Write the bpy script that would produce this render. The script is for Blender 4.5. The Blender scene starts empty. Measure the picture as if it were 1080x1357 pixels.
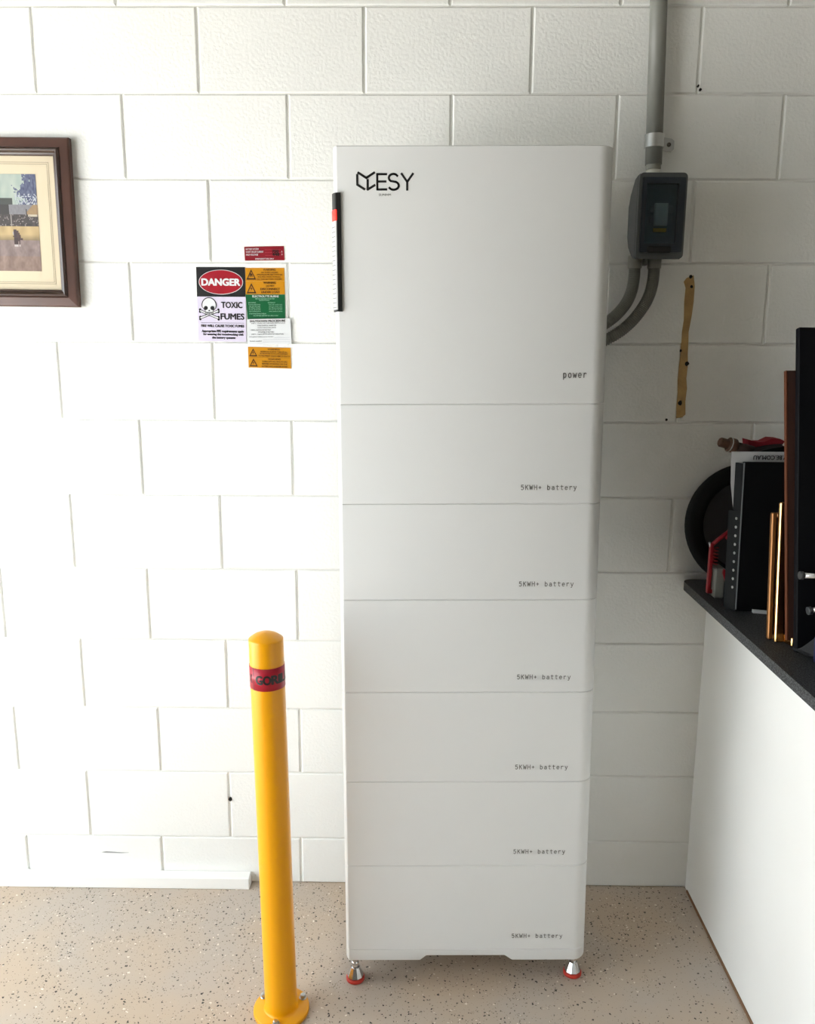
import bpy, math, random
from mathutils import Vector, Matrix
random.seed(7)
S = bpy.context.scene
COL = S.collection

# ------------------------------------------------------------------ camera, sky, exposure
cam = bpy.data.cameras.new('camera')
cam.sensor_fit = 'HORIZONTAL'; cam.sensor_width = 36.0; cam.lens = 1120 / 1080 * 36.0
cam.clip_start = 0.05
camo = bpy.data.objects.new('camera', cam); COL.objects.link(camo)
camo.location = (0.9270, -2.2058, 1.5404)
camo.rotation_euler = (1.375855, -0.004848, 0.012683)
S.camera = camo

world = bpy.data.worlds.new('overcast_sky'); S.world = world; world.use_nodes = True
bg = world.node_tree.nodes['Background']
bg.inputs['Color'].default_value = (0.86, 0.95, 1.0, 1); bg.inputs['Strength'].default_value = 1.3
sun = bpy.data.lights.new('sun', 'SUN'); sun.energy = 14.0; sun.angle = math.radians(0.6); sun.color = (1.0, 0.965, 0.92)
suno = bpy.data.objects.new('sun', sun); COL.objects.link(suno)
suno.rotation_euler = Vector((-0.18, 0.55, -0.8)).to_track_quat('-Z', 'Y').to_euler()
S.view_settings.view_transform = 'Standard'; S.view_settings.look = 'None'
S.view_settings.gamma = 1.0; S.view_settings.use_curve_mapping = False
S.view_settings.exposure = 2.22
S.cycles.use_denoising = True
S.cycles.max_bounces = 10; S.cycles.diffuse_bounces = 7; S.cycles.transparent_max_bounces = 12
S.cycles.caustics_reflective = False; S.cycles.caustics_refractive = False

# ------------------------------------------------------------------ helpers
def lin(c):
    def f(v):
        v /= 255.0
        return v / 12.92 if v <= 0.04045 else ((v + 0.055) / 1.055) ** 2.4
    return (f(c[0]), f(c[1]), f(c[2]), 1.0)

def mat(name, rgb, rough=0.5, metal=0.0, bump=0.0, bscale=60.0, var=0.0, vscale=4.0, spec=0.5, coat=0.0, bdist=0.002):
    m = bpy.data.materials.new(name); m.use_nodes = True
    nt = m.node_tree; N = nt.nodes; L = nt.links
    b = N['Principled BSDF']
    b.inputs['Base Color'].default_value = lin(rgb); b.inputs['Roughness'].default_value = rough
    b.inputs['Metallic'].default_value = metal; b.inputs['Specular IOR Level'].default_value = spec
    b.inputs['Coat Weight'].default_value = coat; b.inputs['Coat Roughness'].default_value = 0.12
    tc = N.new('ShaderNodeTexCoord')
    if var > 0:
        n = N.new('ShaderNodeTexNoise'); n.inputs['Scale'].default_value = vscale; n.inputs['Detail'].default_value = 5
        L.new(tc.outputs['Object'], n.inputs['Vector'])
        r = N.new('ShaderNodeMapRange'); r.inputs['From Min'].default_value = 0.3; r.inputs['From Max'].default_value = 0.7
        r.inputs['To Min'].default_value = 1 - var; r.inputs['To Max'].default_value = 1 + var * 0.4
        L.new(n.outputs['Fac'], r.inputs['Value'])
        mx = N.new('ShaderNodeMix'); mx.data_type = 'RGBA'; mx.blend_type = 'MULTIPLY'; mx.inputs['Factor'].default_value = 1
        mx.inputs['A'].default_value = lin(rgb)
        L.new(r.outputs['Result'], mx.inputs['B']); L.new(mx.outputs['Result'], b.inputs['Base Color'])
    if bump > 0:
        n2 = N.new('ShaderNodeTexNoise'); n2.inputs['Scale'].default_value = bscale; n2.inputs['Detail'].default_value = 4
        L.new(tc.outputs['Object'], n2.inputs['Vector'])
        bp = N.new('ShaderNodeBump'); bp.inputs['Strength'].default_value = bump; bp.inputs['Distance'].default_value = bdist
        L.new(n2.outputs['Fac'], bp.inputs['Height']); L.new(bp.outputs['Normal'], b.inputs['Normal'])
    return m

class MB:
    """collects geometry in one space, then links it as ONE mesh object"""
    def __init__(s): s.v = []; s.f = []; s.sm = []
    def add(s, vs, fs, smooth=False):
        o = len(s.v); s.v += [tuple(v) for v in vs]; s.f += [tuple(i + o for i in f) for f in fs]; s.sm += [smooth] * len(fs)
        return s
    def box(s, a, b, M=None):
        x0, y0, z0 = a; x1, y1, z1 = b
        vs = [(x0, y0, z0), (x1, y0, z0), (x1, y1, z0), (x0, y1, z0), (x0, y0, z1), (x1, y0, z1), (x1, y1, z1), (x0, y1, z1)]
        if M: vs = [M @ Vector(v) for v in vs]
        return s.add(vs, [(0, 3, 2, 1), (4, 5, 6, 7), (0, 1, 5, 4), (1, 2, 6, 5), (2, 3, 7, 6), (3, 0, 4, 7)])
    def cbox(s, a, b, c=0.002, M=None):
        """box with chamfered edges"""
        a = Vector(a); b = Vector(b); vs = []; idx = {}
        for i in range(8):
            sg = [(i >> k) & 1 for k in range(3)]
            for ax in range(3):
                p = []
                for k in range(3):
                    e = b[k] if sg[k] else a[k]
                    if k != ax: e += -c if sg[k] else c
                    p.append(e)
                idx[(i, ax)] = len(vs); vs.append(Vector(p))
        fs = []
        for ax in range(3):
            o1, o2 = (ax + 1) % 3, (ax + 2) % 3
            for sd in (0, 1):
                q = [(sd << ax) | (u << o1) | (w << o2) for u, w in ((0, 0), (1, 0), (1, 1), (0, 1))]
                f = [idx[(i, ax)] for i in q]; fs.append(f if sd else f[::-1])
        for ax in range(3):
            o1, o2 = (ax + 1) % 3, (ax + 2) % 3
            for u in (0, 1):
                for w in (0, 1):
                    lo = (u << o1) | (w << o2); hi = lo | (1 << ax)
                    f = [idx[(lo, o1)], idx[(hi, o1)], idx[(hi, o2)], idx[(lo, o2)]]
                    fs.append(f if u != w else f[::-1])
        for i in range(8):
            f = [idx[(i, 0)], idx[(i, 1)], idx[(i, 2)]]
            fs.append(f if bin(i).count('1') % 2 else f[::-1])
        if M: vs = [M @ v for v in vs]
        return s.add(vs, fs)
    def lathe(s, prof, c=(0, 0, 0), n=32, M=None, smooth=True, cap=True):
        """prof: (r, z) pairs, z along local Z"""
        vs = []; fs = []
        for r, z in prof:
            for k in range(n):
                a = 2 * math.pi * k / n
                p = Vector((r * math.cos(a), r * math.sin(a), z))
                vs.append((M @ p) if M else p + Vector(c))
        m = len(prof)
        for i in range(m - 1):
            for k in range(n):
                k2 = (k + 1) % n
                fs.append((i * n + k, i * n + k2, (i + 1) * n + k2, (i + 1) * n + k))
        s.add(vs, fs, smooth)
        if cap:
            o = len(s.v) - m * n
            s.f.append(tuple(o + k for k in range(n))[::-1]); s.sm.append(False)
            s.f.append(tuple(o + (m - 1) * n + k for k in range(n))); s.sm.append(False)
        return s
    def tube(s, pts, r, n=12, smooth=True):
        """r: number or list"""
        pts = [Vector(p) for p in pts]; vs = []; fs = []
        up = None
        for i, p in enumerate(pts):
            t = (pts[min(i + 1, len(pts) - 1)] - pts[max(i - 1, 0)]).normalized()
            if up is None:
                up = t.orthogonal().normalized()
            up = (up - t * up.dot(t)).normalized(); w = t.cross(up)
            rr = r[i] if isinstance(r, (list, tuple)) else r
            for k in range(n):
                a = 2 * math.pi * k / n
                vs.append(p + (up * math.cos(a) + w * math.sin(a)) * rr)
        for i in range(len(pts) - 1):
            for k in range(n):
                k2 = (k + 1) % n
                fs.append((i * n + k, i * n + k2, (i + 1) * n + k2, (i + 1) * n + k))
        s.add(vs, fs, smooth); o = len(s.v) - len(vs)
        s.f.append(tuple(o + k for k in range(n))[::-1]); s.sm.append(False)
        s.f.append(tuple(o + (len(pts) - 1) * n + k for k in range(n))); s.sm.append(False)
        return s
    def prism(s, poly, d0, d1, ax='y', M=None, smooth=False):
        """poly extruded: ax 'y' takes (x,z), 'z' takes (x,y), 'x' takes (y,z)"""
        def P(p, d):
            v = Vector((p[0], d, p[1])) if ax == 'y' else Vector((p[0], p[1], d)) if ax == 'z' else Vector((d, p[0], p[1]))
            return M @ v if M else v
        n = len(poly)
        vs = [P(p, d0) for p in poly] + [P(p, d1) for p in poly]
        fs = [tuple(range(n))[::-1], tuple(range(n, 2 * n))]
        o = len(s.v)
        s.add(vs, fs)
        s.add([], [])
        for i in range(n):
            j = (i + 1) % n
            s.f.append((o + i, o + j, o + n + j, o + n + i)); s.sm.append(smooth)
        return s
    def build(s, name, m, parent=None, origin=(0, 0, 0), M=None, kind=None):
        me = bpy.data.meshes.new(name); o3 = Vector(origin)
        me.from_pydata([Vector(v) - o3 for v in s.v], [], s.f)
        me.polygons.foreach_set('use_smooth', s.sm)
        me.update()
        import bmesh
        bm = bmesh.new(); bm.from_mesh(me); bmesh.ops.recalc_face_normals(bm, faces=bm.faces); bm.to_mesh(me); bm.free()
        me.materials.append(m)
        o = bpy.data.objects.new(name, me); COL.objects.link(o)
        if parent is not None: o.parent = parent
        elif M is not None: o.matrix_world = M
        else: o.location = o3
        if kind: o['kind'] = kind
        return o

def tag(o, label, cat, group=None):
    o['label'] = label; o['category'] = cat
    if group: o['group'] = group
    return o
def empty(name, loc, label, cat, group=None):
    o = bpy.data.objects.new(name, None); COL.objects.link(o); o.location = loc
    return tag(o, label, cat, group)
def struct(o): o['kind'] = 'structure'; return o

# ---- lettering: outlines of the built-in font laid flat, joined into one mesh per block of print
_gl = {}
def glyphs(txt, bold=0.0):
    k = (txt, bold)
    if k not in _gl:
        cu = bpy.data.curves.new('t', 'FONT'); cu.body = txt; cu.size = 1.0; cu.offset = bold; cu.resolution_u = 3
        ob = bpy.data.objects.new('t', cu); COL.objects.link(ob)
        dg = bpy.context.evaluated_depsgraph_get(); dg.update()
        me = bpy.data.meshes.new_from_object(ob.evaluated_get(dg))
        vs = [(v.co.x, v.co.y) for v in me.vertices]; fs = [tuple(p.vertices) for p in me.polygons]
        bpy.data.objects.remove(ob); bpy.data.curves.remove(cu); bpy.data.meshes.remove(me)
        _gl[k] = (vs, fs)
    return _gl[k]
def text_into(mb, txt, x0, x1, z0, z1, put, bold=0.0):
    """fit the outline box of txt to x0..x1, z0..z1; put(x, z) -> 3D"""
    vs, fs = glyphs(txt, 0.0)
    if not vs: return
    ax = min(v[0] for v in vs); bx = max(v[0] for v in vs); az = min(v[1] for v in vs); bz = max(v[1] for v in vs)
    sx = (x1 - x0) / max(bx - ax, 1e-6); sz = (z1 - z0) / max(bz - az, 1e-6)
    h = z1 - z0; ar = abs(sx / sz) if sz else 1
    offs = [(0, 0)] if bold <= 0 else [(0, 0)] + [(bold * 1.6 * h * math.cos(t) * min(ar, 3), bold * 1.6 * h * math.sin(t) * .7) for t in [i * math.pi / 3 for i in range(6)]]
    for i_, (ox, oz) in enumerate(offs):      # print weight: the outline repeated a hair's breadth around itself
        dy = Vector((0, -3e-5 * i_, 0))
        mb.add([dy + Vector(put(x0 + ox + (v[0] - ax) * sx, z0 + oz + (v[1] - az) * sz)) for v in vs], fs)

# ---- monospaced stroke lettering (points on a 0..1 x 0..1 cell, x-height .62, baseline 0)
def arc(cx, cy, rx, ry, a0, a1, n=9):
    return [(cx + rx * math.cos(math.radians(a0 + (a1 - a0) * i / n)), cy + ry * math.sin(math.radians(a0 + (a1 - a0) * i / n))) for i in range(n + 1)]
MONO = {
 'p': [[(.2, .7), (.2, -.28)], arc(.5, .35, .3, .35, 180, -180, 16)],
 'o': [arc(.5, .35, .32, .35, 0, 360, 16)],
 'w': [[(.08, .7), (.28, 0), (.5, .55), (.72, 0), (.92, .7)]],
 'e': [[(.18, .37), (.82, .37)] + arc(.5, .35, .32, .35, 4, 320, 14)],
 'r': [[(.28, .7), (.28, 0)], [(.28, .4)] + arc(.6, .38, .3, .32, 160, 45, 6)],
 '5': [[(.78, 1), (.27, 1), (.22, .58)] + arc(.48, .33, .32, .33, 120, -145, 12)],
 'K': [[(.18, 1), (.18, 0)], [(.82, 1), (.2, .45)], [(.4, .62), (.86, 0)]],
 'W': [[(.06, 1), (.26, 0), (.5, .75), (.74, 0), (.94, 1)]],
 'H': [[(.17, 1), (.17, 0)], [(.83, 1), (.83, 0)], [(.17, .52), (.83, .52)]],
 '+': [[(.5, .75), (.5, .2)], [(.2, .48), (.8, .48)]],
 'b': [[(.2, 1), (.2, 0)], arc(.5, .35, .3, .35, 180, -180, 16)],
 'a': [arc(.5, .46, .27, .24, 150, 0, 7) + [(.78, 0)], [(.78, .42)] + arc(.47, .2, .28, .2, 90, 270, 8) + [(.78, .12)]],
 't': [[(.42, .95), (.42, .2)] + arc(.62, .2, .2, .2, 180, 290, 6), [(.15, .7), (.82, .7)]],
 'y': [[(.16, .7), (.5, .02)], [(.84, .7), (.42, -.26), (.18, -.27)]],
 ' ': [],
}
def stroke(mb, pts, w, put):
    pts = [Vector(p) for p in pts]
    for a, b in zip(pts, pts[1:]):
        d = (b - a)
        if d.length < 1e-6: continue
        d.normalize(); nrm = Vector((-d.y, d.x)) * w / 2; e = d * w * 0.35
        q = [a - e - nrm, b + e - nrm, b + e + nrm, a - e + nrm]
        mb.add([put(v.x, v.y) for v in q], [(0, 1, 2, 3)])
def mono(mb, txt, x0, z0, cw, h, w, put):
    for i, ch in enumerate(txt):
        for st in MONO[ch]:
            stroke(mb, [(x0 + cw * (i + .08 + .84 * px), z0 + h * py) for px, py in st], w, put)

# ------------------------------------------------------------------ materials
M_paint = mat('white_block_paint', (234, 234, 231), 0.55, bump=0.55, bscale=130, var=0.035, vscale=2.2, bdist=0.0025)
M_mortar = mat('painted_mortar', (230, 230, 226), 0.6, bump=0.5, bscale=160, bdist=0.002)
M_plaster = mat('white_plaster', (234, 233, 230), 0.6, bump=0.15, bscale=40, var=0.04, vscale=2.0)
M_ceil = mat('ceiling_board', (182, 180, 174), 0.8, bump=0.1)
M_dim = mat('brown_brick_paint', (142, 138, 130), 0.8, bump=0.2)
M_trimw = mat('white_trim_paint', (240, 239, 236), 0.45, bump=0.05)
M_cab = mat('powder_coated_white', (217, 217, 216), 0.42, bump=0.06, bscale=700, bdist=0.0004, var=0.015, vscale=3)
M_ink = mat('grey_print', (92, 90, 86), 0.5)
M_black = mat('black_print', (16, 16, 17), 0.45)
M_blackpl = mat('black_plastic', (20, 20, 21), 0.35)
M_whitepl = mat('white_light_bar', (190, 190, 190), 0.35)
M_yel = mat('yellow_powder_coat', (234, 160, 0), 0.32, bump=0.05, bscale=90, coat=0.1, spec=0.35)
M_tape = mat('red_tape', (168, 14, 40), 0.35)
M_steel = mat('zinc_steel', (190, 192, 192), 0.28, metal=1.0, bump=0.1, bscale=200)
M_chrome = mat('polished_chrome', (215, 216, 218), 0.13, metal=1.0)
M_redpad = mat('red_rubber_pad', (190, 52, 36), 0.6)
M_pvc = mat('grey_pvc', (132, 132, 126), 0.4, var=0.03)
M_flex = mat('grey_corrugated_pvc', (116, 116, 110), 0.45)
M_coll = mat('pale_pvc_collar', (196, 194, 184), 0.45)
M_encl = mat('dark_grey_enclosure', (84, 88, 90), 0.45, bump=0.05, bscale=300)
M_bz = mat('blue_black_lid_frame', (38, 47, 58), 0.3)
M_brk = mat('breaker_grey', (205, 212, 208), 0.5)
M_brkw = mat('breaker_body', (120, 130, 135), 0.5)
M_ylab = mat('yellow_label', (214, 170, 40), 0.5)
M_wood = mat('stained_brown_frame', (76, 45, 34), 0.45, bump=0.15, bscale=30, var=0.22, vscale=14, coat=0.2)
M_wood2 = mat('dark_frame_bead', (56, 36, 28), 0.3, var=0.1, vscale=20, coat=0.4)
M_matb = mat('cream_mount_board', (206, 192, 166), 0.8, var=0.02)
M_line = mat('mount_pencil_line', (118, 108, 92), 0.8)
M_bench = mat('unused_bench', (60, 60, 62), 0.6)
M_rub = mat('tyre_rubber', (15, 16, 18), 0.8, spec=.25, bump=0.3, bscale=80, var=0.2, vscale=20)
M_disc = mat('wheel_disc', (60, 59, 61), 0.7, spec=.3, var=0.15, vscale=8)
M_redm = mat('red_painted_steel', (140, 12, 28), 0.4)
M_gblk = mat('pale_grey_block', (118, 118, 112), 0.6)
M_dkb = mat('black_cover', (6, 6, 9), 0.6, spec=.2, bump=0.1, bscale=90)
M_dkg = mat('dark_grey_cover', (17, 19, 21), 0.6, spec=.25)
M_sheet = mat('white_paper', (186, 186, 186), 0.7)
M_gold = mat('gold_frame', (206, 164, 108), 0.27, metal=1.0, bump=0.05)
M_gold2 = mat('dull_gold_frame', (132, 88, 46), 0.4, metal=0.6)
M_pic = mat('dark_picture', (40, 32, 28), 0.5, var=0.3)
M_brown = mat('brown_board', (56, 25, 13), 0.7, bump=0.1, var=0.25, vscale=12)
M_navy = mat('black_navy_panel', (5, 5, 9), 0.7, spec=.15, bump=0.05)
M_blue = mat('dark_blue_fabric', (16, 20, 62), 0.85, bump=0.4, bscale=300)
M_strap = mat('black_webbing', (18, 18, 20), 0.8, bump=0.4, bscale=300)
M_rust = mat('rusty_brown_metal', (92, 62, 46), 0.6, metal=0.3, bump=0.4, bscale=60, var=0.3, vscale=30)
M_redc = mat('red_fabric', (130, 16, 34), 0.8, bump=0.3, bscale=60)
M_whc = mat('off_white_fabric', (196, 192, 180), 0.85, bump=0.3, bscale=60)
M_glue = mat('tan_dried_adhesive', (184, 150, 100), 0.75, bump=0.7, bscale=90, var=0.25, vscale=30)
M_hole = mat('dark_hole', (28, 22, 18), 0.9)
M_signblack = mat('sign_black', (14, 13, 15), 0.4)
M_signred = mat('sign_red', (150, 8, 30), 0.35)
M_signred2 = mat('sign_crimson', (128, 10, 28), 0.35)
M_signwhite = mat('sign_white', (214, 216, 218), 0.35)
M_signlav = mat('sign_pale_lavender', (208, 200, 220), 0.35)
M_signyel = mat('sign_amber', (190, 128, 8), 0.35)
M_signgreen = mat('sign_green', (6, 86, 46), 0.35)
M_signgt = mat('sign_green_text', (150, 200, 170), 0.4)
M_signbr = mat('sign_brown_print', (58, 32, 8), 0.4)
M_drive = mat('pale_concrete_drive', (188, 188, 186), 0.9, bump=0.2, bscale=30)
M_roller = mat('garage_door_metal', (205, 204, 198), 0.5)

def led_mat():
    m = mat('red_lit_indicator', (250, 40, 30), 0.4)
    b = m.node_tree.nodes['Principled BSDF']; b.inputs['Emission Color'].default_value = lin((255, 40, 28)); b.inputs['Emission Strength'].default_value = 0.5
    return m
M_led = led_mat()

def tint_mat():
    m = bpy.data.materials.new('tinted_clear_lid'); m.use_nodes = True; nt = m.node_tree; N = nt.nodes; L = nt.links
    N.clear(); out = N.new('ShaderNodeOutputMaterial'); t = N.new('ShaderNodeBsdfTransparent'); t.inputs['Color'].default_value = (0.70, 0.77, 0.81, 1)
    g = N.new('ShaderNodeBsdfGlossy'); g.inputs['Roughness'].default_value = 0.08; g.inputs['Color'].default_value = (1, 1, 1, 1)
    fr = N.new('ShaderNodeFresnel'); fr.inputs['IOR'].default_value = 1.45
    mx = N.new('ShaderNodeMixShader'); L.new(fr.outputs[0], mx.inputs[0]); L.new(t.outputs[0], mx.inputs[1]); L.new(g.outputs[0], mx.inputs[2])
    L.new(mx.outputs[0], out.inputs[0]); return m
M_tint = tint_mat()

def floor_mat():
    m = mat('flake_epoxy_floor', (183, 166, 148), 0.42, spec=0.4)
    nt = m.node_tree; N = nt.nodes; L = nt.links; b = N['Principled BSDF']; tc = N['Texture Coordinate']
    def noise(sc, det=4):
        n = N.new('ShaderNodeTexNoise'); n.inputs['Scale'].default_value = sc; n.inputs['Detail'].default_value = det
        L.new(tc.outputs['Object'], n.inputs['Vector']); return n
    def math_(op, a, b_):
        n = N.new('ShaderNodeMath'); n.operation = op
        for i, q in enumerate((a, b_)):
            if isinstance(q, (int, float)): n.inputs[i].default_value = q
            else: L.new(q, n.inputs[i])
        return n.outputs[0]
    def mix(f, a, bcol):
        n = N.new('ShaderNodeMix'); n.data_type = 'RGBA'; L.new(f, n.inputs['Factor'])
        if isinstance(a, tuple): n.inputs['A'].default_value = a
        else: L.new(a, n.inputs['A'])
        if isinstance(bcol, tuple): n.inputs['B'].default_value = bcol
        else: L.new(bcol, n.inputs['B'])
        return n.outputs['Result']
    n1 = noise(3.2); r1 = N.new('ShaderNodeMapRange'); r1.inputs['From Min'].default_value = .38; r1.inputs['From Max'].default_value = .62
    L.new(n1.outputs['Fac'], r1.inputs['Value'])
    base = mix(r1.outputs['Result'], lin((186, 167, 147)), lin((180, 168, 156)))
    # darker dense patches of flakes
    dens = noise(2.3, 3)
    def flakes(scale, size, keep, jitter):
        v = N.new('ShaderNodeTexVoronoi'); v.inputs['Scale'].default_value = scale; v.inputs['Randomness'].default_value = 1.0
        wob = N.new('ShaderNodeVectorMath'); wob.operation = 'ADD'
        wn = noise(scale * 1.7, 2); sc = N.new('ShaderNodeVectorMath'); sc.operation = 'SCALE'; sc.inputs['Scale'].default_value = jitter
        L.new(wn.outputs['Color'], sc.inputs[0]); L.new(tc.outputs['Object'], wob.inputs[0]); L.new(sc.outputs[0], wob.inputs[1])
        L.new(wob.outputs[0], v.inputs['Vector'])
        sep = N.new('ShaderNodeSeparateColor'); L.new(v.outputs['Color'], sep.inputs[0])
        keepv = math_('ADD', keep, math_('MULTIPLY', math_('SUBTRACT', dens.outputs['Fac'], 0.5), 1.1))
        on = math_('LESS_THAN', sep.outputs[0], keepv)
        rad = math_('MULTIPLY', math_('ADD', sep.outputs[1], 0.45), size)
        inn = math_('LESS_THAN', v.outputs['Distance'], rad)
        return math_('MULTIPLY', on, inn), sep.outputs[2]
    f1, _ = flakes(112, 0.22, 0.32, 0.010)
    f2, _ = flakes(155, 0.21, 0.34, 0.007)
    f3, _ = flakes(105, 0.20, 0.13, 0.010)
    f4, _ = flakes(210, 0.2, 0.3, 0.005)
    c = mix(f4, base, lin((140, 124, 108)))
    c = mix(f3, c, lin((226, 216, 202)))
    c = mix(f2, c, lin((92, 80, 70)))
    c = mix(f1, c, lin((48, 42, 38)))
    L.new(c, b.inputs['Base Color'])
    n3 = noise(14, 3); r3 = N.new('ShaderNodeMapRange'); r3.inputs['To Min'].default_value = .3; r3.inputs['To Max'].default_value = .55
    L.new(n3.outputs['Fac'], r3.inputs['Value']); L.new(r3.outputs['Result'], b.inputs['Roughness'])
    bp = N.new('ShaderNodeBump'); bp.inputs['Strength'].default_value = .15; bp.inputs['Distance'].default_value = .001
    n4 = noise(60, 3); L.new(n4.outputs['Fac'], bp.inputs['Height']); L.new(bp.outputs['Normal'], b.inputs['Normal'])
    return m
M_floor = floor_mat()

def bench_mat():
    m = mat('speckled_charcoal_laminate', (60, 61, 62), 0.55, bump=0.2, bscale=250)
    nt = m.node_tree; N = nt.nodes; L = nt.links; b = N['Principled BSDF']; tc = N['Texture Coordinate']
    n = N.new('ShaderNodeTexNoise'); n.inputs['Scale'].default_value = 330; n.inputs['Detail'].default_value = 2
    L.new(tc.outputs['Object'], n.inputs['Vector'])
    r = N.new('ShaderNodeValToRGB'); r.color_ramp.elements[0].position = .42; r.color_ramp.elements[0].color = lin((18, 18, 19))
    r.color_ramp.elements[1].position = .68; r.color_ramp.elements[1].color = lin((92, 93, 95))
    L.new(n.outputs['Fac'], r.inputs[0]); L.new(r.outputs[0], b.inputs['Base Color']); return m
M_top = bench_mat()

# ------------------------------------------------------------------ the room
XL, XR, YF, ZC = -0.85, 2.60, -4.60, 2.72
fl = struct(MB().box((XL - .2, YF - .2, -.12), (XR + .2, .2, 0)).build('floor', M_floor))
struct(MB().box((XL - .2, YF - .2, ZC), (XR + .2, .2, ZC + .1)).build('ceiling', M_ceil))
wb = struct(MB().box((XL - .2, .0048, 0), (XR + .2, .19, ZC)).build('wall_back', M_mortar))
struct(MB().box((XL - .2, YF - .2, 0), (XR + .2, YF, ZC)).build('wall_front', M_dim))
struct(MB().box((XR, YF, 0), (XR + .2, .0, ZC)).build('wall_right', M_dim))
# left wall with the open garage doorway that lets the daylight in
DY0, DY1, DZ = -0.16, -2.30, 2.16
lw = MB(); lw.box((XL - .2, DY0, 0), (XL, 0, ZC)); lw.box((XL - .2, YF, 0), (XL, DY1, ZC)); lw.box((XL - .2, DY1, DZ), (XL, DY0, ZC))
struct(lw.build('wall_left', M_plaster))
struct(MB().box((-14, -12, -.16), (XL - .2, 8, -.02)).build('driveway', M_drive))

# block courses: heights of the bed joints and the head joints measured course by course
ZJ = [2.535, 2.3324, 2.1382, 1.9415, 1.744, 1.5463, 1.3464, 1.1469, 0.9438, 0.7422, 0.5412, 0.3472, 0.1434, 0.0]
OFF = [0.197, 0.0, 0.2, 0.0, 0.2, 0.0, 0.2, 0.0, 0.2, 0.0, 0.2, 0.0, 0.2]
XMEAS = {1: {0: -.006, 1: .3906, 2: .7917, 3: 1.1942, 4: 1.5963}, 2: {0: .2009, 1: .6045, 2: 1.004, 3: 1.4055, 4: 1.8068}, 3: {1: .404},
         4: {0: .1966, 4: 1.8052}, 5: {0: -.0015, 1: .3987}, 6: {0: .1998, 1: .599}, 7: {0: .003, 1: .4028, 4: 1.6038},
         8: {-1: -.203, 0: .1975, 1: .6033}, 9: {0: .0024, 1: .4039}, 10: {-1: -.1999, 0: .2055}, 11: {0: -.0083, 1: .3962}, 12: {0: .1946}}
ZJ = [ZC] + ZJ; OFF = [0.0] + OFF; XMEAS = {k + 1: v for k, v in XMEAS.items()}
XMEAS = {k: v for k, v in XMEAS.items()}
g = 0.0026
def block_mesh(w, h):
    c = .0032
    q = MB()
    a = [(0, 0), (w, 0), (w, h), (0, h)]; b = [(c, c), (w - c, c), (w - c, h - c), (c, h - c)]
    vs = [(x, .012, z) for x, z in a] + [(x, .0028, z) for x, z in a] + [(x, 0, z) for x, z in b]
    fs = [(8, 9, 10, 11)]
    for i in range(4):
        j = (i + 1) % 4
        fs += [(i, j, 4 + j, 4 + i), (4 + i, 4 + j, 8 + j, 8 + i)]
    return q.add(vs, fs)
for r in range(len(ZJ) - 1):
    z1, z0 = ZJ[r], ZJ[r + 1]
    rr = r - 1
    off = OFF[r] if r < len(OFF) else 0
    meas = XMEAS.get(r, {})
    off = 0.2 if (r % 2 == 0 and r > 0) else 0.0
    if r == 0: off = 0.0
    if r == 1: off = 0.2
    if r >= 2: off = 0.0 if r % 2 == 0 else 0.2
    flush = r in (10, 12)   # head joints painted flush right of the tower
    xs = [XL] + [meas.get(j, off + .4 * j + random.uniform(-.003, .003)) for j in range(-4, 7) if XL + .05 < off + .4 * j < XR - .02 and not (flush and j == 4)] + [XR]
    for a, b in zip(xs, xs[1:]):
        w, h = b - a - 2 * g, z1 - z0 - 2 * g * .55
        o = block_mesh(w, h).build('block', M_paint, wb)
        o.location = (a + g, random.uniform(-.0006, .0004), z0 + g * .55)

# half wall on the right with the worktop
HX = 1.7125
hw = struct(MB().box((HX, -3.2, 0), (HX + .09, 0, .905)).build('wall_half', M_plaster))
tp = []
x0, yb, R = 1.637, -3.2, .03
prof = [(x0, -3.2)] + [(x0 + R - R * math.cos(math.radians(t)), -.004 - R + R * math.sin(math.radians(t))) for t in range(0, 91, 15)] + [(XR, -.004), (XR, -3.2)]
wt = MB().prism(prof, .905, .9275, 'z').build('worktop', M_top)
tag(wt, 'dark grey speckled worktop with a rounded end on top of the white half wall', 'worktop')

# white board along the foot of the wall at left
struct(MB().cbox((XL, -.036, 0), (.452, -.001, .036), .002).build('baseboard_back', M_trimw))
struct(MB().prism([(HX - .004, -.02), (HX, -.02), (HX, -3.2), (HX - .006, -3.2), (HX - .005, -1.2)], 0, .006, 'z').build('trim_1', mat('grubby_brown_sealant', (126, 92, 66), .8, bump=.5, bscale=80)))

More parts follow.
